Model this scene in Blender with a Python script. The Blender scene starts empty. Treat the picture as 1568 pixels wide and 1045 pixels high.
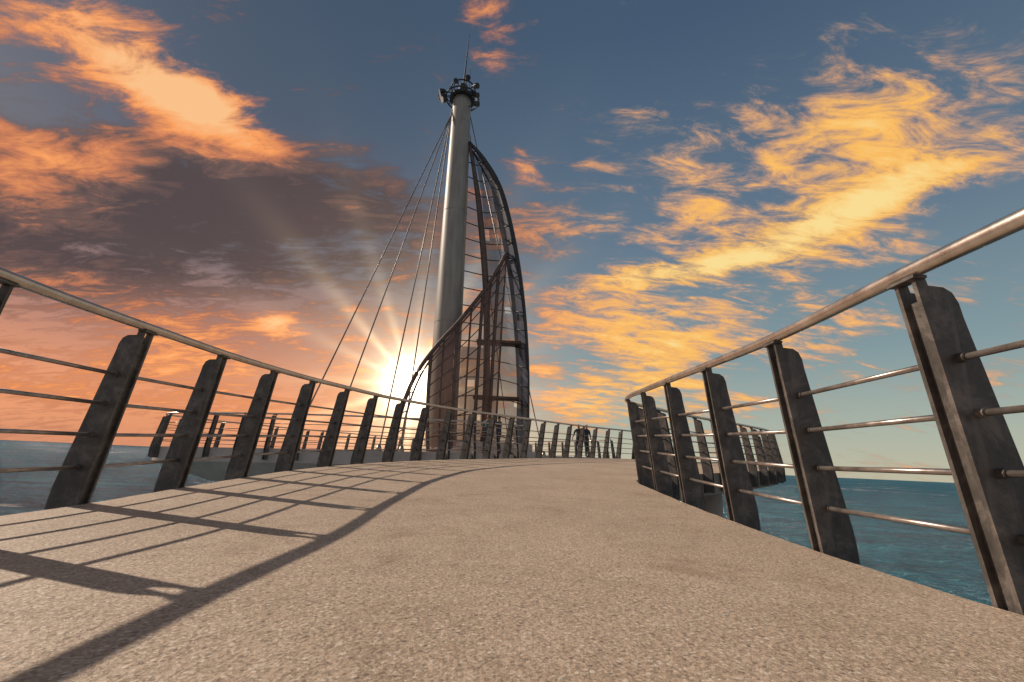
import bpy, bmesh, math, random
from mathutils import Vector, Matrix
random.seed(7)
sc = bpy.context.scene
sc.view_settings.view_transform = 'Standard'
sc.view_settings.look = 'None'
sc.view_settings.exposure = 0

# ------------------------------------------------------------ helpers
def link(o, parent=None):
    sc.collection.objects.link(o)
    if parent is not None:
        o.parent = parent
    return o

def empty(name, loc=(0, 0, 0)):
    e = bpy.data.objects.new(name, None)
    e.location = loc
    return link(e)

def mesh_obj(name, verts, faces, mat, parent=None, smooth=False):
    me = bpy.data.meshes.new(name)
    me.from_pydata([tuple(v) for v in verts], [], faces)
    me.update()
    if smooth:
        for p in me.polygons:
            p.use_smooth = True
    if mat:
        me.materials.append(mat)
    o = bpy.data.objects.new(name, me)
    return link(o, parent)

class Geo:
    def __init__(self):
        self.v = []; self.f = []
    def add(self, vs, fs):
        b = len(self.v)
        self.v += [Vector(x) for x in vs]
        self.f += [tuple(i + b for i in f) for f in fs]
    def tube(self, pts, r, n=8, cap=True, closed=False):
        pts = [Vector(p) for p in pts]
        m = len(pts)
        rs = r if isinstance(r, (list, tuple)) else [r] * m
        vs = []; fs = []
        for i in range(m):
            if closed:
                t = (pts[(i + 1) % m] - pts[i - 1]).normalized()
            else:
                a = pts[max(i - 1, 0)]; b = pts[min(i + 1, m - 1)]
                t = (b - a).normalized()
            ref = Vector((0, 0, 1)) if abs(t.z) < 0.9 else Vector((0, 1, 0))
            s = t.cross(ref).normalized(); u = s.cross(t)
            for k in range(n):
                an = 2 * math.pi * k / n
                vs.append(pts[i] + (s * math.cos(an) + u * math.sin(an)) * rs[i])
        rng = m if closed else m - 1
        for i in range(rng):
            j = (i + 1) % m
            for k in range(n):
                k2 = (k + 1) % n
                fs.append((i * n + k, i * n + k2, j * n + k2, j * n + k))
        if cap and not closed:
            fs.append(tuple(range(n - 1, -1, -1)))
            fs.append(tuple((m - 1) * n + k for k in range(n)))
        self.add(vs, fs)
    def prism(self, prof, o, ax, ay, az, t0, t1):
        n = len(prof)
        vs = [o + ax * a + az * b + ay * t0 for a, b in prof] + [o + ax * a + az * b + ay * t1 for a, b in prof]
        fs = [tuple(range(n)), tuple(range(2 * n - 1, n - 1, -1))]
        for i in range(n):
            j = (i + 1) % n
            fs.append((i, n + i, n + j, j))
        self.add(vs, fs)
    def box(self, c, s, rot=0):
        c = Vector(c); ca, sa = math.cos(rot), math.sin(rot)
        ax = Vector((ca, sa, 0)); ay = Vector((-sa, ca, 0))
        pr = [(-s[0] / 2, -s[2] / 2), (s[0] / 2, -s[2] / 2), (s[0] / 2, s[2] / 2), (-s[0] / 2, s[2] / 2)]
        self.prism(pr, c, ax, ay, Vector((0, 0, 1)), -s[1] / 2, s[1] / 2)
    def obj(self, name, mat, parent=None, smooth=False):
        o = mesh_obj(name, self.v, self.f, mat, parent, smooth)
        bm = bmesh.new(); bm.from_mesh(o.data)
        bmesh.ops.recalc_face_normals(bm, faces=bm.faces)
        bm.to_mesh(o.data); bm.free()
        return o

def catmull(pts, closed=False, sub=16):
    P = [Vector(p) for p in pts]; out = []; n = len(P)
    rng = n if closed else n - 1
    for i in range(rng):
        if closed:
            a, b, c, d = P[i - 1], P[i], P[(i + 1) % n], P[(i + 2) % n]
        else:
            b, c = P[i], P[i + 1]
            a = P[i - 1] if i > 0 else b * 2 - c
            d = P[i + 2] if i + 2 < n else c * 2 - b
        for k in range(sub):
            t = k / sub
            out.append(0.5 * ((2 * b) + (c - a) * t + (2 * a - 5 * b + 4 * c - d) * t * t + (3 * b - a - 3 * c + d) * t ** 3))
    if not closed:
        out.append(P[-1])
    return out

def lerp_table(tab, x):
    if x <= tab[0][0]: return tab[0][1]
    for (a, va), (b, vb) in zip(tab, tab[1:]):
        if x <= b:
            t = (x - a) / (b - a)
            return va + (vb - va) * t
    return tab[-1][1]

# ------------------------------------------------------------ node helper
class N:
    def __init__(self, tree):
        self.t = tree; self.n = tree.nodes; self.l = tree.links
    def _set(self, sock, v):
        if isinstance(v, bpy.types.NodeSocket):
            self.l.new(v, sock)
        else:
            sock.default_value = v
    def math(self, op, a, b=0.0, c=0.0, clamp=False):
        m = self.n.new('ShaderNodeMath'); m.operation = op; m.use_clamp = clamp
        self._set(m.inputs[0], a); self._set(m.inputs[1], b); self._set(m.inputs[2], c)
        return m.outputs[0]
    def dot(self, a, b):
        m = self.n.new('ShaderNodeVectorMath'); m.operation = 'DOT_PRODUCT'
        self._set(m.inputs[0], a); self._set(m.inputs[1], b)
        return m.outputs['Value']
    def noise(self, vec, scale, detail=6, rough=0.55, dist=0.0):
        m = self.n.new('ShaderNodeTexNoise')
        if vec is not None: self.l.new(vec, m.inputs['Vector'])
        m.inputs['Scale'].default_value = scale; m.inputs['Detail'].default_value = detail
        m.inputs['Roughness'].default_value = rough; m.inputs['Distortion'].default_value = dist
        return m.outputs['Fac']
    def ramp(self, fac, stops, interp='LINEAR'):
        m = self.n.new('ShaderNodeValToRGB'); m.color_ramp.interpolation = interp
        e = m.color_ramp.elements
        while len(e) < len(stops): e.new(0.5)
        for el, (p, c) in zip(e, stops):
            el.position = p; el.color = (c[0], c[1], c[2], 1) if not isinstance(c, float) else (c, c, c, 1)
        self._set(m.inputs['Fac'], fac)
        return m.outputs['Color']
    def mix(self, fac, a, b, mode='MIX'):
        m = self.n.new('ShaderNodeMix'); m.data_type = 'RGBA'; m.blend_type = mode
        self._set(m.inputs['Factor'], fac)
        ia = [s for s in m.inputs if s.name == 'A' and s.type == 'RGBA'][0]
        ib = [s for s in m.inputs if s.name == 'B' and s.type == 'RGBA'][0]
        self._set(ia, a if not isinstance(a, tuple) else (*a, 1)); self._set(ib, b if not isinstance(b, tuple) else (*b, 1))
        return [s for s in m.outputs if s.type == 'RGBA'][0]
    def map(self, vec, scale=(1, 1, 1), rot=(0, 0, 0), loc=(0, 0, 0)):
        m = self.n.new('ShaderNodeMapping'); self.l.new(vec, m.inputs['Vector'])
        m.inputs['Scale'].default_value = scale; m.inputs['Rotation'].default_value = rot; m.inputs['Location'].default_value = loc
        return m.outputs[0]
    def sstep(self, v, lo, hi):
        m = self.n.new('ShaderNodeMapRange'); m.interpolation_type = 'SMOOTHSTEP'
        self._set(m.inputs['Value'], v); m.inputs['From Min'].default_value = lo; m.inputs['From Max'].default_value = hi
        return m.outputs['Result']

def new_mat(name):
    m = bpy.data.materials.new(name); m.use_nodes = True
    n = N(m.node_tree); b = m.node_tree.nodes['Principled BSDF']
    tc = m.node_tree.nodes.new('ShaderNodeTexCoord').outputs['Object']
    return m, n, b, tc

def bump(n, b, h, strength, dist):
    bp = n.n.new('ShaderNodeBump'); bp.inputs['Strength'].default_value = strength; bp.inputs['Distance'].default_value = dist
    n.l.new(h, bp.inputs['Height']); n.l.new(bp.outputs[0], b.inputs['Normal'])
    return bp.outputs[0]

def simple_mat(name, c1, c2, rough=0.5, metal=0.0, scale=4, bstr=0.2, bd=0.003):
    m, n, b, tc = new_mat(name)
    nz = n.noise(tc, scale, 5, 0.65)
    col = n.ramp(nz, [(0.3, c1), (0.7, c2)])
    n.l.new(col, b.inputs['Base Color'])
    b.inputs['Metallic'].default_value = metal
    r = n.math('MULTIPLY_ADD', nz, 0.3, rough - 0.15)
    n.l.new(r, b.inputs['Roughness'])
    bump(n, b, n.noise(tc, scale * 12, 2), bstr, bd)
    return m

# ------------------------------------------------------------ materials
deck_mat, n, b, tc = new_mat('deck_aggregate')
big = n.noise(tc, 0.6, 6, 0.65)
mid = n.noise(tc, 7, 6, 0.7)
fine = n.noise(tc, 110, 3, 0.7)
vor = n.n.new('ShaderNodeTexVoronoi'); n.l.new(tc, vor.inputs['Vector']); vor.inputs['Scale'].default_value = 150
vor2 = n.n.new('ShaderNodeTexVoronoi'); n.l.new(tc, vor2.inputs['Vector']); vor2.inputs['Scale'].default_value = 62
sp = n.n.new('ShaderNodeSeparateColor'); n.l.new(vor.outputs['Color'], sp.inputs[0])
sp2 = n.n.new('ShaderNodeSeparateColor'); n.l.new(vor2.outputs['Color'], sp2.inputs[0])
base = n.ramp(big, [(0.3, (0.36, 0.26, 0.18)), (0.5, (0.52, 0.38, 0.27)), (0.68, (0.64, 0.485, 0.355))])
pebble = n.ramp(sp.outputs[0], [(0.0, (0.10, 0.08, 0.065)), (0.2, (0.32, 0.24, 0.175)), (0.5, (0.53, 0.39, 0.28)), (0.85, (0.68, 0.53, 0.395)), (1.0, (0.95, 0.82, 0.68))])
c = n.mix(0.5, base, pebble)
dk = n.math('MULTIPLY', n.sstep(sp2.outputs[1], 0.84, 0.9), n.sstep(vor2.outputs['Distance'], 0.5, 0.3))
c = n.mix(n.math('MULTIPLY', dk, 0.6), c, (0.13, 0.10, 0.08))
lt = n.math('MULTIPLY', n.sstep(sp2.outputs[2], 0.89, 0.94), n.sstep(vor2.outputs['Distance'], 0.45, 0.25))
c = n.mix(n.math('MULTIPLY', lt, 0.5), c, (0.9, 0.8, 0.67))
st = n.sstep(n.noise(tc, 1.6, 8, 0.76, 0.8), 0.50, 0.68)
c = n.mix(n.math('MULTIPLY', st, 0.5), c, (0.27, 0.17, 0.11))
st2 = n.sstep(n.noise(n.map(tc, (1.2, 0.5, 1)), 3.3, 8, 0.8, 1.0), 0.61, 0.68)
c = n.mix(n.math('MULTIPLY', st2, 0.55), c, (0.17, 0.105, 0.07))
c = n.mix(n.math('MULTIPLY', n.sstep(mid, 0.48, 0.72), 0.3), c, (0.72, 0.57, 0.42))
n.l.new(c, b.inputs['Base Color'])
b.inputs['Roughness'].default_value = 0.65
h = n.math('SUBTRACT', n.math('MULTIPLY', mid, 1.3), n.math('MULTIPLY', vor2.outputs['Distance'], 0.4))
h = n.math('ADD', h, n.math('MULTIPLY', fine, 0.8))
bump(n, b, h, 0.75, 0.007)

post_mat, n, b, tc = new_mat('weathered_steel')
nz = n.noise(tc, 7, 8, 0.75, 0.5)
st = n.noise(n.map(tc, (22, 22, 2.5)), 1, 5, 0.6)
c = n.ramp(nz, [(0.3, (0.05, 0.043, 0.039)), (0.5, (0.09, 0.08, 0.072)), (0.62, (0.18, 0.155, 0.138)), (0.78, (0.27, 0.19, 0.14))])
c = n.mix(n.math('MULTIPLY', n.sstep(st, 0.5, 0.72), 0.5), c, (0.22, 0.19, 0.165))
rust = n.sstep(n.noise(n.map(tc, (9, 9, 3)), 1.3, 7, 0.7, 0.5), 0.6, 0.72)
c = n.mix(n.math('MULTIPLY', rust, 0.5), c, (0.2, 0.09, 0.045))
n.l.new(c, b.inputs['Base Color']); b.inputs['Metallic'].default_value = 0.15
n.l.new(n.math('MULTIPLY_ADD', nz, 0.5, 0.25), b.inputs['Roughness'])
bump(n, b, nz, 0.5, 0.006)

rail_mat = simple_mat('galvanised_rail', (0.46, 0.40, 0.35), (0.70, 0.62, 0.55), 0.32, 0.9, 9, 0.15, 0.001)
bar_mat = simple_mat('steel_bar', (0.28, 0.24, 0.22), (0.5, 0.44, 0.4), 0.36, 0.8, 14, 0.15, 0.001)
mast_mat, n, b, tc = new_mat('painted_mast')
nz = n.noise(n.map(tc, (3, 3, 0.35)), 1.5, 6, 0.6)
c = n.ramp(nz, [(0.3, (0.27, 0.235, 0.20)), (0.7, (0.41, 0.36, 0.31))])
n.l.new(c, b.inputs['Base Color']); b.inputs['Roughness'].default_value = 0.5
dark_mat = simple_mat('dark_painted_steel', (0.03, 0.03, 0.033), (0.07, 0.065, 0.06), 0.5, 0.3, 5)
strut_mat = simple_mat('rusty_strut', (0.08, 0.05, 0.04), (0.18, 0.115, 0.085), 0.5, 0.2, 3)
cable_mat = simple_mat('steel_cable', (0.25, 0.22, 0.2), (0.38, 0.34, 0.31), 0.4, 0.7, 3)
conc_mat = simple_mat('pier_concrete', (0.46, 0.38, 0.33), (0.62, 0.53, 0.47), 0.8, 0, 1.5, 0.4, 0.02)
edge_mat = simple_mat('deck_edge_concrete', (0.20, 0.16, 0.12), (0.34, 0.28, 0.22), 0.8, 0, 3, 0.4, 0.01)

def sheer_mat(name, col, alpha):
    m, n, b, tc = new_mat(name)
    tr = n.n.new('ShaderNodeBsdfTransparent'); mx = n.n.new('ShaderNodeMixShader')
    out = [x for x in n.n if x.type == 'OUTPUT_MATERIAL'][0]
    nz = n.noise(tc, 0.6, 4)
    n.l.new(n.ramp(nz, [(0.3, tuple(x * 0.7 for x in col)), (0.7, col)]), b.inputs['Base Color'])
    b.inputs['Roughness'].default_value = 0.35
    n.l.new(n.math('MULTIPLY_ADD', nz, 0.3, alpha - 0.15), mx.inputs[0])
    n.l.new(tr.outputs[0], mx.inputs[1]); n.l.new(b.outputs[0], mx.inputs[2]); n.l.new(mx.outputs[0], out.inputs[0])
    return m
sail_mat = sheer_mat('sail_mesh_panel', (0.09, 0.12, 0.18), 0.62)
edge_skin_mat = sheer_mat('sail_edge_skin', (0.03, 0.04, 0.06), 0.88)
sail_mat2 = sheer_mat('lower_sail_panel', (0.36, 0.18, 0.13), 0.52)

# sea : diffuse body of water under a rough wavy sheen
sea_mat, n, b, tc = new_mat('sea_water')
n.n.remove(b)
out = [x for x in n.n if x.type == 'OUTPUT_MATERIAL'][0]
w1 = n.noise(n.map(tc, (0.35, 0.9, 1), rot=(0, 0, 0.5)), 0.5, 6, 0.6, 0.5)
w2 = n.noise(n.map(tc, (1, 2.2, 1), rot=(0, 0, 0.35)), 1.1, 5, 0.65)
w3 = n.noise(tc, 0.02, 4, 0.6)
w4 = n.noise(n.map(tc, (0.5, 1.6, 1), rot=(0, 0, 0.2)), 0.16, 6, 0.65)
hh = n.math('ADD', n.math('MULTIPLY', w1, 1.0), n.math('MULTIPLY', w2, 0.6))
wm = n.math('MULTIPLY_ADD', w4, 0.5, n.math('MULTIPLY', w2, 0.5))
colr = n.ramp(wm, [(0.38, (0.0, 0.042, 0.085)), (0.5, (0.0, 0.11, 0.175)), (0.62, (0.015, 0.25, 0.34))])
colr = n.mix(n.math('MULTIPLY', n.sstep(w3, 0.4, 0.65), 0.3), colr, (0.0, 0.075, 0.16))
foam = n.sstep(n.math('MULTIPLY', n.noise(n.map(tc, (0.3, 1.3, 1), rot=(0, 0, 0.3)), 0.45, 6, 0.7), w3), 0.32, 0.36)
colr = n.mix(n.math('MULTIPLY', foam, 0.75), colr, (0.6, 0.62, 0.6))
df = n.n.new('ShaderNodeBsdfDiffuse'); gl = n.n.new('ShaderNodeBsdfGlossy'); mx = n.n.new('ShaderNodeMixShader')
n.l.new(colr, df.inputs['Color']); gl.inputs['Roughness'].default_value = 0.16
gl.inputs['Color'].default_value = (0.8, 0.92, 1.0, 1)
bp = n.n.new('ShaderNodeBump'); bp.inputs['Strength'].default_value = 1.0; bp.inputs['Distance'].default_value = 2.0
n.l.new(hh, bp.inputs['Height']); n.l.new(bp.outputs[0], df.inputs['Normal']); n.l.new(bp.outputs[0], gl.inputs['Normal'])
mx.inputs[0].default_value = 0.16
n.l.new(df.outputs[0], mx.inputs[1]); n.l.new(gl.outputs[0], mx.inputs[2]); n.l.new(mx.outputs[0], out.inputs[0])

S = 9000
mesh_obj('sea', [(-S, -S, -4.8), (S, -S, -4.8), (S, S, -4.8), (-S, S, -4.8)], [(0, 1, 2, 3)], sea_mat)

# ------------------------------------------------------------ walkway
ztab = [(-20, 0), (2.5, 0.0), (3.4, 0.04), (4.25, 0.08), (5.3, 0.14), (6.4, 0.2), (8.5, 0.29), (13.6, 0.51), (19, 0.73), (25, 0.8)]
def zdeck(y):
    return sum(lerp_table(ztab, y + d) for d in (-0.5, -0.25, 0, 0.25, 0.5)) / 5
Rp = [(1.64, -9), (1.63, -6), (1.61, -3), (1.59, -0.5), (1.59, 0.7), (1.585, 1.6), (1.62, 2.5), (1.635, 3.4), (1.65, 4.3), (1.69, 5.3), (1.75, 6.25), (1.98, 7.0), (2.7, 7.95), (4.1, 9.6), (6.3, 11.9), (8.2, 14.2), (9.2, 16.5), (9.2, 18.4), (7.4, 20.0)]
Lp = [(-2.1, -9), (-2.2, -6), (-2.3, -3), (-2.38, -0.5), (-2.46, 1.0), (-2.53, 2.05), (-2.57, 3.0), (-2.64, 3.95), (-2.66, 4.85), (-2.64, 5.8), (-2.52, 6.75), (-2.38, 7.6), (-2.15, 8.5), (-1.3, 10.6), (0.5, 13.6), (2.4, 16.5), (4.6, 19.0), (6.0, 19.8), (7.4, 20.0)]
def path3(P):
    return [Vector((p.x, p.y, zdeck(p.y))) for p in catmull([(x, y, 0) for x, y in P])]
RP, LP = path3(Rp), path3(Lp)
def x_at(path, y):
    for a, b_ in zip(path, path[1:]):
        if (a.y <= y <= b_.y) and b_.y > a.y:
            t = (y - a.y) / (b_.y - a.y); return a.x + (b_.x - a.x) * t
    return path[-1].x
walk = empty('pier_walkway')
ys = []
y = -9.0
while y < 19.97:
    ys.append(y); y += 0.12 if y < 10 else 0.25
ys.append(19.97)
NC = 24
vs = []; fs = []
for yy in ys:
    xl, xr = x_at(LP, yy), x_at(RP, yy)
    jl, jr = random.uniform(-.006, .006), random.uniform(-.006, .006)   # chipped, hand-cast edges
    for k in range(NC + 1):
        t = k / NC
        vs.append((xl + jl + (xr + jr - xl - jl) * t, yy, zdeck(yy)))
for i in range(len(ys) - 1):
    for k in range(NC):
        a = i * (NC + 1) + k
        fs.append((a, a + 1, a + NC + 2, a + NC + 1))
mesh_obj('deck_surface', vs, fs, deck_mat, walk, True)
vs2 = [(x, y, z - 0.42) for x, y, z in vs]
mesh_obj('deck_underside', vs2, [tuple(reversed(f)) for f in fs], conc_mat, walk)
g = Geo()
loopL = [Vector(vs[i * (NC + 1)]) for i in range(len(ys))]
loopR = [Vector(vs[i * (NC + 1) + NC]) for i in range(len(ys))]
loop = loopR + list(reversed(loopL))
m = len(loop)
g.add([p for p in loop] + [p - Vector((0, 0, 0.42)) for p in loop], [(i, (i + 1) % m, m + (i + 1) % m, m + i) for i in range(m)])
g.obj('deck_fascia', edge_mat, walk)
g = Geo()
for (x, y) in [(-1.6, -4), (0.9, -4), (-1.6, 6), (0.9, 6), (1.0, 12), (3.8, 12.5), (5, 17), (7.3, 17)]:
    g.tube([(x, y, -7), (x, y, zdeck(y) - 0.42)], 0.4, 20)
g.obj('piles', conc_mat, walk, True)

# ------------------------------------------------------------ railings
profile = [(0.0, -0.36), (0.0, 0.0), (-0.13, 1.10), (-0.09, 1.10), (-0.084, 1.07), (-0.03, 1.065), (-0.002, 1.045), (0.014, 1.005), (0.02, 0.95), (0.168, 0.10), (0.176, 0.0), (0.176, -0.36)]
BARS = [(0.80, -0.02), (0.61, 0.005), (0.415, 0.03), (0.215, 0.055)]
def railing(name, pts, side, spacing, start=0.0, detail=True):
    root = empty(name)
    P = list(pts)
    L = [0]
    for a, b_ in zip(P, P[1:]): L.append(L[-1] + (b_ - a).length)
    def at(s):
        s = max(0, min(L[-1], s))
        lo = 0
        for i in range(len(L) - 1):
            if L[i + 1] >= s: lo = i; break
        t = (s - L[lo]) / max(1e-9, L[lo + 1] - L[lo])
        p = P[lo].lerp(P[lo + 1], t)
        a = P[max(0, lo - 2)]; c_ = P[min(len(P) - 1, lo + 3)]
        T = (c_ - a); T.z = 0; T.normalize()
        nn = Vector((T.y, -T.x, 0)) * side
        return p, T, nn
    up = Vector((0, 0, 1))
    posts, rail, bars, coll = Geo(), Geo(), Geo(), Geo()
    rp = []
    s = 0
    while s <= L[-1]:
        p, T, nn = at(s); rp.append(p + nn * -0.112 + up * 1.132); s += 0.16
    rail.tube(rp, 0.029, 14)
    s = start; ps = []
    while s <= L[-1]:
        ps.append(at(s)); s += spacing
    for p, T, nn in ps:
        jj = random.uniform(-0.003, 0.003)
        for t0 in (-0.046, 0.030):
            posts.prism(profile, p + nn * (0.008 + jj), nn, T, up, t0, t0 + 0.016)
        posts.prism([(0.03, -0.3), (0.03, 0.0), (-0.09, 1.02), (-0.04, 1.02), (0.015, 0.86), (0.13, 0.05), (0.13, -0.3)], p, nn, T, up, -0.0305, 0.0305)
        posts.box(p + nn * -0.112 + up * 1.1, (0.05, 0.12, 0.012), math.atan2(nn.y, nn.x))
        if detail:
            for zb, nb_ in BARS:
                c0 = p + nn * nb_ + up * zb
                coll.tube([c0 - T * 0.075, c0 + T * 0.075], 0.017, 10)
    for zb, nb_ in BARS:
        bp = [p + nn * nb_ + up * zb for p, T, nn in ps]
        for a, b_ in zip(bp, bp[1:]):
            bars.tube([a, b_], 0.0118, 8)
    posts.obj('posts', post_mat, root)
    rail.obj('handrail', rail_mat, root, True)
    bars.obj('horizontal_bars', bar_mat, root, True)
    if detail: coll.obj('bar_collars', post_mat, root)
    return root
def arclen_to_y(P, y):
    s = 0
    for a, b_ in zip(P, P[1:]):
        if a.y <= y <= b_.y: return s + (y - a.y) / (b_.y - a.y) * (b_ - a).length
        s += (b_ - a).length
    return s
sp_ = 0.955
s0 = arclen_to_y(RP, 1.58) % sp_
railing('pier_railing', RP, 1, sp_, s0)
s0 = arclen_to_y(LP, 2.98) % sp_
railing('pier_railing', LP, -1, sp_, s0)

# ------------------------------------------------------------ outer platform
Op = [(-11.9, 16.0), (-9.2, 15.4), (-5.5, 15.6), (-1.8, 16.8), (1.0, 18.9), (3.4, 21.6), (5.4, 24.5), (6.2, 27.5), (5.0, 30.5), (1.0, 32.6), (-4, 32.2), (-8, 28.6), (-10.8, 23), (-12.3, 18)]
OP = [Vector((p.x, p.y, 0.38 + 0.025 * (p.x + 12))) for p in catmull([(x, y, 0) for x, y in Op], closed=True, sub=12)]
def zout(x): return 0.38 + 0.025 * (x + 12)
plat = empty('pier_platform')
m = len(OP)
mesh_obj('platform_surface', OP, [tuple(range(m))], deck_mat, plat)
cen = Vector((-3.0, 24, 0))
g = Geo()
r0 = OP
r1 = [p - Vector((0, 0, 0.45)) for p in OP]
r2 = [Vector((cen.x + (p.x - cen.x) * 0.82, cen.y + (p.y - cen.y) * 0.92, p.z - 1.05)) for p in OP]
g.add(r0 + r1 + r2, [(i, (i + 1) % m, m + (i + 1) % m, m + i) for i in range(m)] + [(m + i, m + (i + 1) % m, 2 * m + (i + 1) % m, 2 * m + i) for i in range(m)] + [tuple(range(3 * m - 1, 2 * m - 1, -1))])
g.obj('platform_hull', conc_mat, plat)
g = Geo()
for (x, y) in [(-9, 18), (-5, 18), (-1, 20), (-8, 24), (-3.5, 24), (2, 24), (-3, 29), (2.5, 29)]:
    g.tube([(x, y, -7), (x, y, zout(x) - 1.0)], 0.45, 20)
g.obj('piles', conc_mat, plat, True)
k0 = 7 * 12
open_path = OP[k0:] + OP[:4 * 12]
railing('platform_railing', open_path, 1, 0.98, 0.0, detail=False)

# ------------------------------------------------------------ sail tower
tower = empty('sail_tower')
TY = 24.0
zb = zout(-3.5)
g = Geo()
prof = [(0.98, zb), (0.98, zb + 0.25), (0.86, zb + 0.3), (0.80, zb + 1.2), (0.77, 7), (0.70, 14), (0.60, 20), (0.56, 22.4)]
pts = []; rr = []
for r, z in prof:
    t = (z - zb) / 22
    pts.append((-3.42 - 0.42 * t, TY, z)); rr.append(r)
dense = []; dr = []
for i in range(len(pts) - 1):
    for k in range(6):
        t = k / 6
        dense.append(Vector(pts[i]).lerp(Vector(pts[i + 1]), t)); dr.append(rr[i] + (rr[i + 1] - rr[i]) * t)
dense.append(Vector(pts[-1])); dr.append(rr[-1])
g.tube(dense, dr, 40)
g.obj('mast', mast_mat, tower, True)
g = Geo()
for zf in (7.6, 14.4, 20.6):
    t = (zf - zb) / 22; r = lerp_table([(0, 0.8), (7, 0.77), (14, 0.7), (20, 0.6), (23, 0.56)], zf)
    g.tube([(-3.42 - 0.42 * t, TY, zf - 0.02), (-3.42 - 0.42 * t, TY, zf + 0.02)], r + 0.012, 40)
g.obj('mast_flanges', mast_mat, tower)
TX = -3.84
g = Geo()
g.tube([(TX, TY, 22.4), (TX, TY, 22.55)], 0.8, 24)
g.tube([(TX, TY, 22.55), (TX, TY, 23.5)], [0.34, 0.28], 16)
for zz, r in ((22.5, 1.05), (23.3, 0.75)):
    ring = [(TX + r * math.cos(a * math.pi / 12), TY + r * math.sin(a * math.pi / 12), zz) for a in range(24)]
    g.tube(ring, 0.045, 8, closed=True)
for a in range(8):
    an = a * math.pi / 4 + 0.3
    d = Vector((math.cos(an), math.sin(an), 0))
    c0 = Vector((TX, TY, 22.5))
    g.tube([c0 + d * 0.5, c0 + d * 1.05, c0 + d * 0.75 + Vector((0, 0, 0.8))], 0.035, 6)
for dx, dy, dz, s in [(-1.15, -0.3, -0.1, 0.42), (-1.25, -0.2, 0.35, 0.4), (-1.0, -0.5, -0.55, 0.38), (-1.35, 0.0, 0.1, 0.36), (0.85, -0.6, 0.5, 0.36), (0.9, -0.5, -0.1, 0.34), (0.95, -0.6, -0.85, 0.36), (-0.3, -0.9, 0.5, 0.3), (0.35, -0.9, 0.75, 0.34), (0.6, 0.3, 0.8, 0.34), (-0.5, 0.4, 0.8, 0.3)]:
    c0 = Vector((TX + dx, TY + dy, 22.5 + dz))
    d = Vector((dx, dy, -0.5)).normalized()
    g.tube([c0 - d * s * 0.5, c0 - d * s * 0.1, c0 + d * s * 0.5], [s * 0.22, s * 0.42, s * 0.5], 12)
    g.tube([c0, Vector((TX + dx * 0.5, TY + dy * 0.5, c0.z + 0.05))], 0.035, 6)
g.tube([(TX, TY, 23.4), (TX + 0.05, TY, 25.6), (TX + 0.1, TY, 27.7)], [0.06, 0.035, 0.015], 8)
g.tube([(TX + 0.35, TY, 23.3), (TX + 0.35, TY, 25.2)], [0.03, 0.015], 8)
g.obj('crown_floodlights', dark_mat, tower)
outer = [(-3.15, 19.2), (-2.2, 18.0), (-1.2, 16.2), (-0.42, 13.6), (0.27, 10.3), (0.74, 6.9), (0.98, 4.0), (1.05, 0.72)]
strut = [(-3.1, 19.0), (-2.65, 16.8), (-2.2, 14.3), (-1.6, 9.8), (-1.3, 5.5), (-1.15, 0.72)]
oc = catmull([(x, 0, z) for x, z in outer], sub=14)
stc = catmull([(x, 0, z) for x, z in strut], sub=14)
def xz(curve, z):
    for a, b_ in zip(curve, curve[1:]):
        if a.z >= z >= b_.z:
            t = (a.z - z) / max(1e-9, a.z - b_.z); return a.x + (b_.x - a.x) * t
    return curve[0].x if z > curve[0].z else curve[-1].x
def mast_edge(z):
    t = (z - zb) / 22
    return -3.42 - 0.42 * t + lerp_table([(0, 0.8), (7, 0.77), (14, 0.7), (20, 0.6)], z)
def sail_pt(u, z):
    xl, xr = mast_edge(z) + 0.02, xz(oc, z)
    xr = max(xr, xl + 0.02)
    w = xr - xl
    return Vector((xl + w * u, TY + 0.45 * w * math.sin(math.pi * u) - 0.17 * u * w, z - 0.14 * w * u * u + 0.10 * w * math.sin(math.pi * u)))
NU, NV = 10, 48
vs = []; fs = []
for j in range(NV + 1):
    z = 0.8 + (18.6 - 0.8) * j / NV
    for i in range(NU + 1):
        vs.append(sail_pt(i / NU, z))
for j in range(NV):
    for i in range(NU):
        a = j * (NU + 1) + i
        if random.random() < 0.97 and not (i < 4 and j > 14):
            fs.append((a, a + 1, a + NU + 2, a + NU + 1))
mesh_obj('sail_panels', vs, fs, sail_mat, tower, True)
g = Geo()
z = 1.6
while z < 18.6:
    g.tube([sail_pt(i / 12, z) for i in range(13)], 0.03, 6)
    z += 1.02
g.obj('sail_ribs', dark_mat, tower, True)
g = Geo()
g.tube([(p.x, TY - 0.15, p.z) for p in stc], [0.10 + 0.08 * min(1, i / 30) for i in range(len(stc))], 12)
g.obj('rear_strut', strut_mat, tower, True)
g = Geo()
n_ = len(oc)
g.tube([(p.x, TY - 0.2, p.z) for p in oc], [0.06 + 0.13 * math.sin(math.pi * min(1, i / n_ * 1.1 + .05)) for i in range(n_)], 12)
g.tube([(p.x - 0.32 * min(1, i / 20), TY + 0.3, p.z) for i, p in enumerate(oc)], 0.07, 10)
for i in range(8, n_, 8):
    p = oc[i]; w = 0.32 * min(1, i / 20)
    q = oc[max(0, i - 4)]
    g.tube([(p.x, TY - 0.2, p.z), (q.x - w, TY + 0.3, q.z)], 0.035, 6)
g.obj('leading_edge_truss', dark_mat, tower, True)
vs = []; fs = []
for i, p in enumerate(oc):
    w = 0.6 * min(1, max(0, i - 8) / 26)
    vs += [(p.x - w, TY + 0.1, p.z), (p.x, TY - 0.22, p.z)]
    if i: fs.append((2 * i - 2, 2 * i - 1, 2 * i + 1, 2 * i))
mesh_obj('leading_edge_skin', vs, fs, edge_skin_mat, tower, True)
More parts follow.
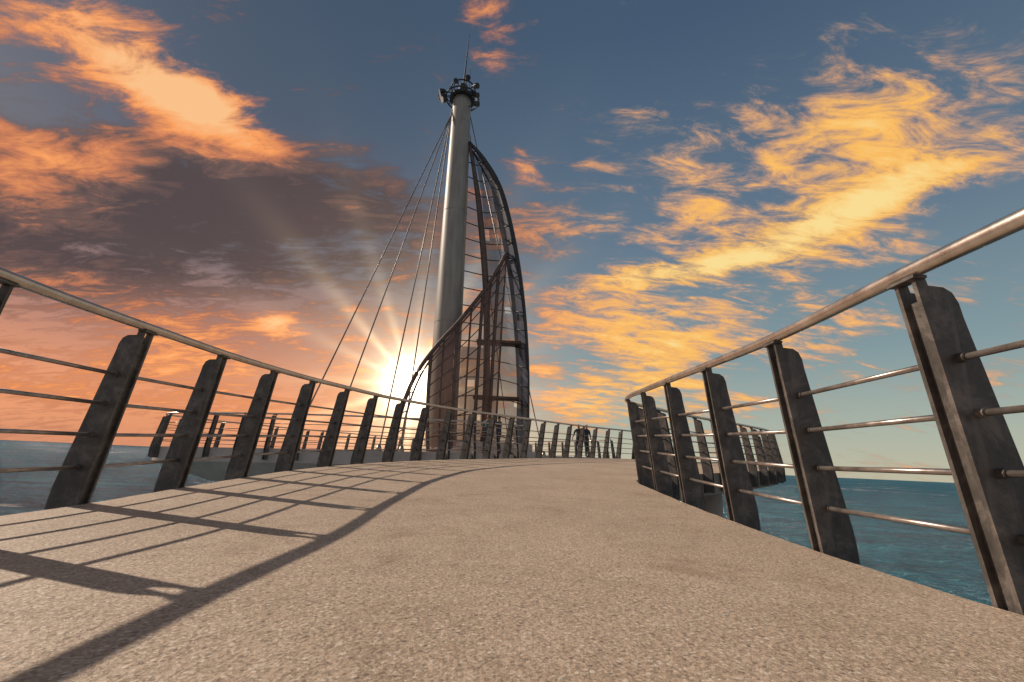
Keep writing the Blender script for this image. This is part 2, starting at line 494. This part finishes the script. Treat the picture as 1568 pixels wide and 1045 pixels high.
arc = catmull([(-5.75, 21.7, 0.62), (-5.6, 21.8, 2.6), (-5.05, 22.0, 4.6), (-4.1, 22.4, 6.25), (-3.0, 22.7, 7.7), (-1.9, 23.2, 9.3), (-1.2, 23.6, 10.5), (-0.55, 23.9, 12.0)], sub=10)
arc = [Vector((p.x * (p.y / 24 * 0.92 + 0.08), p.y, max(0.5, (p.z - .38) * p.y / 24 + .38))) for p in arc]
g = Geo()
g.tube(arc, 0.11, 12)
g.tube([p + Vector((0.2, 0.5, 0.2)) for p in arc], 0.055, 10)
for i in range(0, len(arc), 5):
    g.tube([arc[i], arc[i] + Vector((0.2, 0.5, 0.2))], 0.03, 6)
g.obj('arc_beam', strut_mat, tower, True)
lo_i = [i for i, p in enumerate(arc) if p.x > -4.1]
cols = [arc[i] for i in lo_i]
vs = []; fs = []; NR = 16
def low_pt(c, t):
    bx = c.x * 0.9 - 0.15
    z = c.z + (0.75 - c.z) * t
    return Vector((c.x + (bx - c.x) * t, c.y - 0.5 * math.sin(math.pi * t), z))
for c_ in cols:
    for k in range(NR + 1): vs.append(low_pt(c_, k / NR))
for i in range(len(cols) - 1):
    for k in range(NR):
        a = i * (NR + 1) + k
        fs.append((a, a + 1, a + NR + 2, a + NR + 1))
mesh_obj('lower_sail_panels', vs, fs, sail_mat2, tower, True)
g = Geo()
for k in range(2, NR + 1, 2):
    g.tube([low_pt(c_, k / NR) for c_ in cols], 0.028, 6)
for i in range(0, len(cols), 6):
    g.tube([low_pt(cols[i], k / 12) for k in range(13)], 0.09 if i % 12 == 0 else 0.05, 8)
for z in (3.6, 6.6):
    g.box((-0.7, 23.9, z), (2.4, 0.8, 0.14))
g.obj('lower_sail_frame', strut_mat, tower, True)
g = Geo()
for k, (w, h0, h1) in enumerate([(5.6, 0, 0.35), (5.0, 0.35, 0.7)]):
    pr = []
    for a in range(32):
        an = a * math.pi / 16
        pr.append((math.cos(an) * w / 2 - 1.2, math.sin(an) * w * 0.3))
    mm = len(pr)
    g.add([(x, TY + y, zb + h0 - 0.02) for x, y in pr] + [(x, TY + y, zb + h1) for x, y in pr], [(i, (i + 1) % mm, mm + (i + 1) % mm, mm + i) for i in range(mm)] + [tuple(range(mm, 2 * mm))])
g.obj('plinth', conc_mat, tower)
g = Geo()
top = Vector((TX - 0.55, TY - 0.2, 21.6))
for (x, y) in [(-7.9, 17.0), (-6.9, 18.0), (-5.2, 19.0), (-4.55, 20.2)]:
    g.tube([top + Vector((0, 0, -abs(x + 4) * 0.1)), Vector((x, y, zout(x)))], 0.032, 6)
g.tube([Vector((TX + 0.5, TY, 21.6)), Vector((2.0, 25.5, zout(2)))], 0.028, 6)
g.tube([Vector((TX + 0.5, TY, 20.8)), Vector((0.2, 27.5, zout(0)))], 0.025, 6)
for (x, y) in [(-7.9, 17.0), (-6.9, 18.0), (-5.2, 19.0), (-4.55, 20.2), (2.0, 25.5)]:
    g.tube([(x, y, zout(x) - 0.02), (x, y, zout(x) + 0.3)], [0.16, 0.07], 10)
g.obj('stay_cables', cable_mat, tower, True)

# ------------------------------------------------------------ people
def flat_mat(name, c):
    return simple_mat(name, tuple(x * 0.8 for x in c), c, 0.75, 0, 10)
skin_m = flat_mat('skin', (0.35, 0.19, 0.12)); hair_m = flat_mat('hair', (0.03, 0.02, 0.015))
def person(loc, rot, shirt, pants, arm=0.0, stride=0.12):
    J = {}; V = []; E = []; Rr = []
    def j(n_, p, r, parent=None):
        J[n_] = len(V); V.append(p); Rr.append(r)
        if parent: E.append((J[parent], J[n_]))
    j('pelvis', (0, 0, 0.95), (0.16, 0.115))
    j('waist', (0, 0, 1.10), (0.135, 0.10), 'pelvis'); j('chest', (0, 0.0, 1.30), (0.165, 0.115), 'waist')
    j('collar', (0, 0, 1.44), (0.10, 0.08), 'chest'); j('neck', (0, 0.005, 1.51), (0.055, 0.055), 'collar')
    j('jaw', (0, 0.02, 1.58), (0.062, 0.075), 'neck'); j('head', (0, 0.01, 1.66), (0.075, 0.092), 'jaw'); j('crown', (0, -0.005, 1.73), (0.055, 0.065), 'head')
    j('nose', (0, 0.10, 1.635), (0.012, 0.014), 'head')
    for sd, sg in (('l', -1), ('r', 1)):
        st = stride * sg
        j('hip' + sd, (0.09 * sg, 0, 0.88), (0.095, 0.1), 'pelvis')
        j('knee' + sd, (0.10 * sg, st * 0.6 + 0.02, 0.50), (0.058, 0.062), 'hip' + sd)
        j('calf' + sd, (0.10 * sg, st * 0.8 - 0.01, 0.34), (0.054, 0.058), 'knee' + sd)
        j('ankle' + sd, (0.105 * sg, st - 0.02, 0.09), (0.036, 0.042), 'calf' + sd)
        j('toe' + sd, (0.12 * sg, st + 0.15, 0.035), (0.04, 0.03), 'ankle' + sd)
        j('sh' + sd, (0.19 * sg, 0, 1.40), (0.058, 0.06), 'collar')
        a = arm if sg > 0 else arm * 0.3
        j('el' + sd, (0.25 * sg, 0.02 + a * 0.12, 1.13), (0.042, 0.045), 'sh' + sd)
        j('wr' + sd, (0.24 * sg, 0.08 + a * 0.28, 0.90 + a * 0.22), (0.026, 0.03), 'el' + sd)
        wx, wy, wz = V[J['wr' + sd]]
        j('palm' + sd, (wx, wy + 0.015, wz - 0.07), (0.018, 0.036), 'wr' + sd)
        for k, ln in enumerate((0.07, 0.085, 0.078, 0.06)):
            yy = wy + 0.015 + (1.5 - k) * 0.021
            j('f%d%s' % (k, sd), (wx, yy, wz - 0.11), (0.009, 0.009), 'palm' + sd)
            j('g%d%s' % (k, sd), (wx - 0.015 * sg, yy, wz - 0.11 - ln), (0.008, 0.008), 'f%d%s' % (k, sd))
        j('th' + sd, (wx - 0.01 * sg, wy + 0.065, wz - 0.09), (0.01, 0.01), 'palm' + sd)
    me = bpy.data.meshes.new('body'); me.from_pydata(V, E, [])
    o = bpy.data.objects.new('person', me); link(o)
    sm = o.modifiers.new('skin', 'SKIN'); sm.use_smooth_shade = True
    for i, r in enumerate(Rr):
        me.skin_vertices[0].data[i].radius = r
        me.skin_vertices[0].data[i].use_root = (i == 0)
    ss = o.modifiers.new('sub', 'SUBSURF'); ss.levels = 1; ss.render_levels = 1
    dg = bpy.context.evaluated_depsgraph_get(); dg.update()
    nm = bpy.data.meshes.new_from_object(o.evaluated_get(dg))
    o.modifiers.clear(); o.data = nm
    nm.materials.clear()
    for mt in (skin_m, shirt, pants, hair_m): nm.materials.append(mt)
    for p in nm.polygons:
        c_ = p.center; p.use_smooth = True
        if c_.z > 1.60 and (c_.y < 0.04 or c_.z > 1.70): k = 3
        elif c_.z > 1.47: k = 0
        elif abs(c_.x) > 0.2 and c_.z < 1.2 and c_.z > 0.6: k = 0
        elif c_.z > 0.95: k = 1
        elif c_.z > 0.09: k = 2
        else: k = 3
        p.material_index = k
    o.location = loc; o.rotation_euler = (0, 0, rot)
    return o
dk1 = flat_mat('shirt_dark', (0.05, 0.05, 0.06)); dk2 = flat_mat('shirt_teal', (0.06, 0.11, 0.12)); pn = flat_mat('trousers', (0.035, 0.035, 0.045)); wh = flat_mat('shirt_pale', (0.4, 0.36, 0.32))
person((3.72, 24.3, zout(3.72)), 2.6, dk1, pn, 0.6)
person((4.15, 24.5, zout(4.15)), -2.6, dk1, pn, 0.3)
person((-0.4, 20.8, zout(-0.4)), 1.2, dk1, pn, 0.5)
person((0.1, 21.2, zout(0.1)), -1.9, wh, pn, 0.4)
person((-0.9, 20.4, zout(-0.9)), 2.9, dk2, pn, 0.2)

# ------------------------------------------------------------ world
w = bpy.data.worlds.new('World'); sc.world = w; w.use_nodes = True
try:
    w.cycles.sampling_method = 'MANUAL'; w.cycles.sample_map_resolution = 512
except Exception: pass
n = N(w.node_tree); bg = w.node_tree.nodes['Background']
d = n.n.new('ShaderNodeTexCoord').outputs['Generated']
SUN = Vector((-1.58, 0.66, 1.1)).normalized()
sky = n.n.new('ShaderNodeTexSky'); sky.sky_type = 'NISHITA'; sky.sun_disc = False
sky.sun_elevation = math.asin(SUN.z); sky.sun_rotation = math.atan2(SUN.x, SUN.y)
sep = n.n.new('ShaderNodeSeparateXYZ'); n.l.new(d, sep.inputs[0])
dx, dy, dz = sep.outputs
el = n.math('MAXIMUM', dz, 0.0)
base = n.ramp(el, [(0.0, (0.50, 0.47, 0.34)), (0.09, (0.37, 0.42, 0.35)), (0.22, (0.21, 0.30, 0.32)), (0.45, (0.115, 0.175, 0.24)), (0.75, (0.055, 0.095, 0.155)), (1.0, (0.035, 0.065, 0.11))])
lft = n.sstep(dx, 0.25, -0.5)
base = n.mix(n.math('MULTIPLY', lft, 0.9), base, n.ramp(el, [(0.0, (0.62, 0.20, 0.10)), (0.08, (0.88, 0.27, 0.08)), (0.2, (0.46, 0.17, 0.095)), (0.36, (0.12, 0.10, 0.115)), (0.6, (0.055, 0.08, 0.12)), (1.0, (0.03, 0.055, 0.09))]))
east_fill = n.sstep(dy, 0.1, -0.6)  # unseen sky behind camera, brightened to lift the shaded hull and post faces
base = n.mix(n.math('MULTIPLY', east_fill, 0.9), base, n.ramp(el, [(0.0, (0.46, 0.40, 0.36)), (0.4, (0.27, 0.30, 0.35)), (1.0, (0.08, 0.11, 0.16))]))
nis = n.mix(1.0, sky.outputs[0], (0.006, 0.006, 0.006), 'MULTIPLY')
base = n.mix(1.0, base, nis, 'ADD')

def blob(p1, p2, width):
    a = Vector((p1[0], 1, p1[1])).normalized(); b_ = Vector((p2[0], 1, p2[1])).normalized()
    c_ = (a + b_).normalized(); ax = (b_ - a); ln = ax.length / 2; ax.normalize(); bx = c_.cross(ax).normalized()
    da = n.math('SUBTRACT', n.dot(d, tuple(ax / ln)), c_.dot(ax) / ln)
    db = n.dot(d, tuple(bx / width))
    q = n.math('MULTIPLY_ADD', da, da, n.math('MULTIPLY', db, db))
    return n.math('MULTIPLY', n.math('POWER', 0.45, q), n.math('GREATER_THAN', n.dot(d, tuple(c_)), 0.0))
def total(items):
    out = None
    for wgt, bl in items:
        out = n.math('MULTIPLY', bl, wgt) if out is None else n.math('MULTIPLY_ADD', bl, wgt, out)
    return out
A1 = blob((-1.25, 1.08), (-0.70, 0.79), 0.04)
A2 = blob((-1.02, 0.92), (-0.62, 0.76), 0.06)
A3 = blob((-1.5, 1.15), (-0.9, 1.2), 0.08)
B1 = blob((-1.55, 0.74), (-0.92, 0.61), 0.065)
C1 = blob((-1.6, 0.50), (-0.30, 0.50), 0.10)
C2 = blob((-1.2, 0.66), (-0.30, 0.62), 0.07)
D1 = blob((-1.4, 0.22), (-0.20, 0.20), 0.13)
D2 = blob((-0.60, 0.30), (-0.49, 0.27), 0.022)
E1 = blob((0.12, 0.41), (0.66, 0.51), 0.026)
E2 = blob((0.55, 0.51), (1.16, 0.80), 0.034)
E3 = blob((0.30, 0.56), (1.05, 0.84), 0.12)
E4 = blob((0.70, 0.95), (1.35, 1.08), 0.08)
E5 = blob((0.32, 0.92), (0.54, 0.94), 0.015)
F1 = blob((0.0, 0.27), (0.75, 0.33), 0.11)
F2 = blob((0.03, 0.13), (0.45, 0.15), 0.055)
G1 = blob((-0.20, 1.20), (0.04, 1.22), 0.05)
G2 = blob((-0.16, 1.05), (-0.03, 1.02), 0.025)
G3 = blob((-0.03, 0.76), (0.05, 0.68), 0.025)
H1 = blob((-0.7, 0.66), (0.1, 0.50), 0.11)
dens = total([(.62, A1), (.5, A2), (.3, A3), (.8, B1), (.8, C1), (.5, C2), (.62, D1), (.5, D2), (.66, E1), (.70, E2), (.50, E3), (.43, E4), (.36, E5), (.72, F1), (.6, F2), (.5, G1), (.42, G2), (.34, G3), (.38, H1)])
brt = total([(.66, A1), (.6, A2), (.35, A3), (.66, B1), (-.35, C1), (-.05, C2), (.5, D1), (.55, D2), (.68, E1), (.74, E2), (.42, E3), (.36, E4), (.45, E5), (.5, F1), (.5, F2), (.45, G1), (.45, G2), (.4, G3), (.14, H1)])
den = n.math('ADD', el, 0.22)
cmb = n.n.new('ShaderNodeCombineXYZ'); n.l.new(n.math('DIVIDE', dx, den), cmb.inputs[0]); n.l.new(n.math('DIVIDE', dy, den), cmb.inputs[1])
pl = cmb.outputs[0]
n1 = n.noise(n.map(pl, (0.8, 1.7, 1), rot=(0, 0, -0.45)), 1.7, 9, 0.62, 0.4)
n2 = n.noise(n.map(pl, (0.7, 1.8, 1), rot=(0, 0, -0.6), loc=(3, 1, 0)), 8.0, 8, 0.68, 0.6)
n3 = n.noise(n.map(d, (1, 1, 1.8)), 5.5, 6, 0.62, 0.2)
f = n.math('MULTIPLY', n.math('SUBTRACT', n1, 0.5), 1.9)
f = n.math('MULTIPLY_ADD', n.math('SUBTRACT', n2, 0.5), 2.5, f)
f = n.math('MULTIPLY_ADD', n.math('SUBTRACT', n3, 0.5), 1.5, f)
cov = n.sstep(n.math('ADD', f, dens), 0.16, 0.88)
bv = n.math('MULTIPLY_ADD', f, 0.55, brt)
right = n.sstep(dx, -0.1, 0.3)
cl_l = n.ramp(bv, [(0.0, (0.085, 0.062, 0.066)), (0.2, (0.17, 0.10, 0.088)), (0.42, (0.60, 0.21, 0.10)), (0.66, (1.0, 0.37, 0.12)), (1.0, (1.0, 0.56, 0.26))])
cl_r = n.ramp(bv, [(0.0, (0.22, 0.22, 0.24)), (0.2, (0.38, 0.28, 0.23)), (0.42, (0.80, 0.41, 0.19)), (0.64, (1.0, 0.52, 0.12)), (1.0, (1.0, 0.75, 0.30))])
ccol = n.mix(right, cl_l, cl_r)
skyc = n.mix(n.math('MULTIPLY', cov, 0.95), base, ccol)
sd = Vector((-0.215, 1, 0.155)).normalized()
cs = n.dot(d, tuple(sd))
ang = n.math('ARCCOSINE', n.math('MINIMUM', cs, 0.999999))
h1 = n.math('EXPONENT', n.math('MULTIPLY', n.math('POWER', n.math('DIVIDE', ang, 0.125), 1.15), -1.0))
h2 = n.math('EXPONENT', n.math('MULTIPLY', n.math('POWER', n.math('DIVIDE', ang, 0.035), 1.3), -1.0))
ua = sd.cross(Vector((0, 0, 1))).normalized(); ub = ua.cross(sd).normalized()
phi = n.math('ARCTAN2', n.dot(d, tuple(ub)), n.dot(d, tuple(ua)))
ray = n.math('POWER', n.math('ABSOLUTE', n.math('COSINE', n.math('MULTIPLY', phi, 8.0))), 7.0)
ray2 = n.math('MULTIPLY_ADD', n.math('COSINE', n.math('MULTIPLY_ADD', phi, 5.0, 1.0)), 0.3, 0.7)
h3 = n.math('MULTIPLY', n.math('EXPONENT', n.math('MULTIPLY', ang, -9.0)), n.math('MULTIPLY', ray, ray2))
skyc = n.mix(1.0, skyc, n.mix(1.0, (1.0, 0.62, 0.30), h1, 'MULTIPLY'), 'ADD')
skyc = n.mix(1.0, skyc, n.mix(1.0, (1.25, 0.92, 0.52), h3, 'MULTIPLY'), 'ADD')
skyc = n.mix(1.0, skyc, n.mix(1.0, (8.0, 7.2, 5.6), h2, 'MULTIPLY'), 'ADD')
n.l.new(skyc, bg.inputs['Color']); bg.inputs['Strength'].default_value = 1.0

# ------------------------------------------------------------ sun + camera
sl = bpy.data.lights.new('sun', 'SUN'); sl.energy = 3.7; sl.angle = math.radians(0.5); sl.color = (1.0, 0.85, 0.69)
so = bpy.data.objects.new('sun', sl); link(so); so.rotation_euler = SUN.to_track_quat('Z', 'Y').to_euler()
cam = bpy.data.cameras.new('camera'); co = bpy.data.objects.new('camera', cam); link(co)
cam.sensor_width = 36; cam.lens = 16.0; cam.clip_start = 0.02; cam.clip_end = 20000
co.matrix_world = Matrix.Translation((0, 0, 0.38)) @ Matrix.Rotation(math.radians(90 + 14.94), 4, 'X') @ Matrix.Rotation(0.045, 4, 'Z')
sc.camera = co
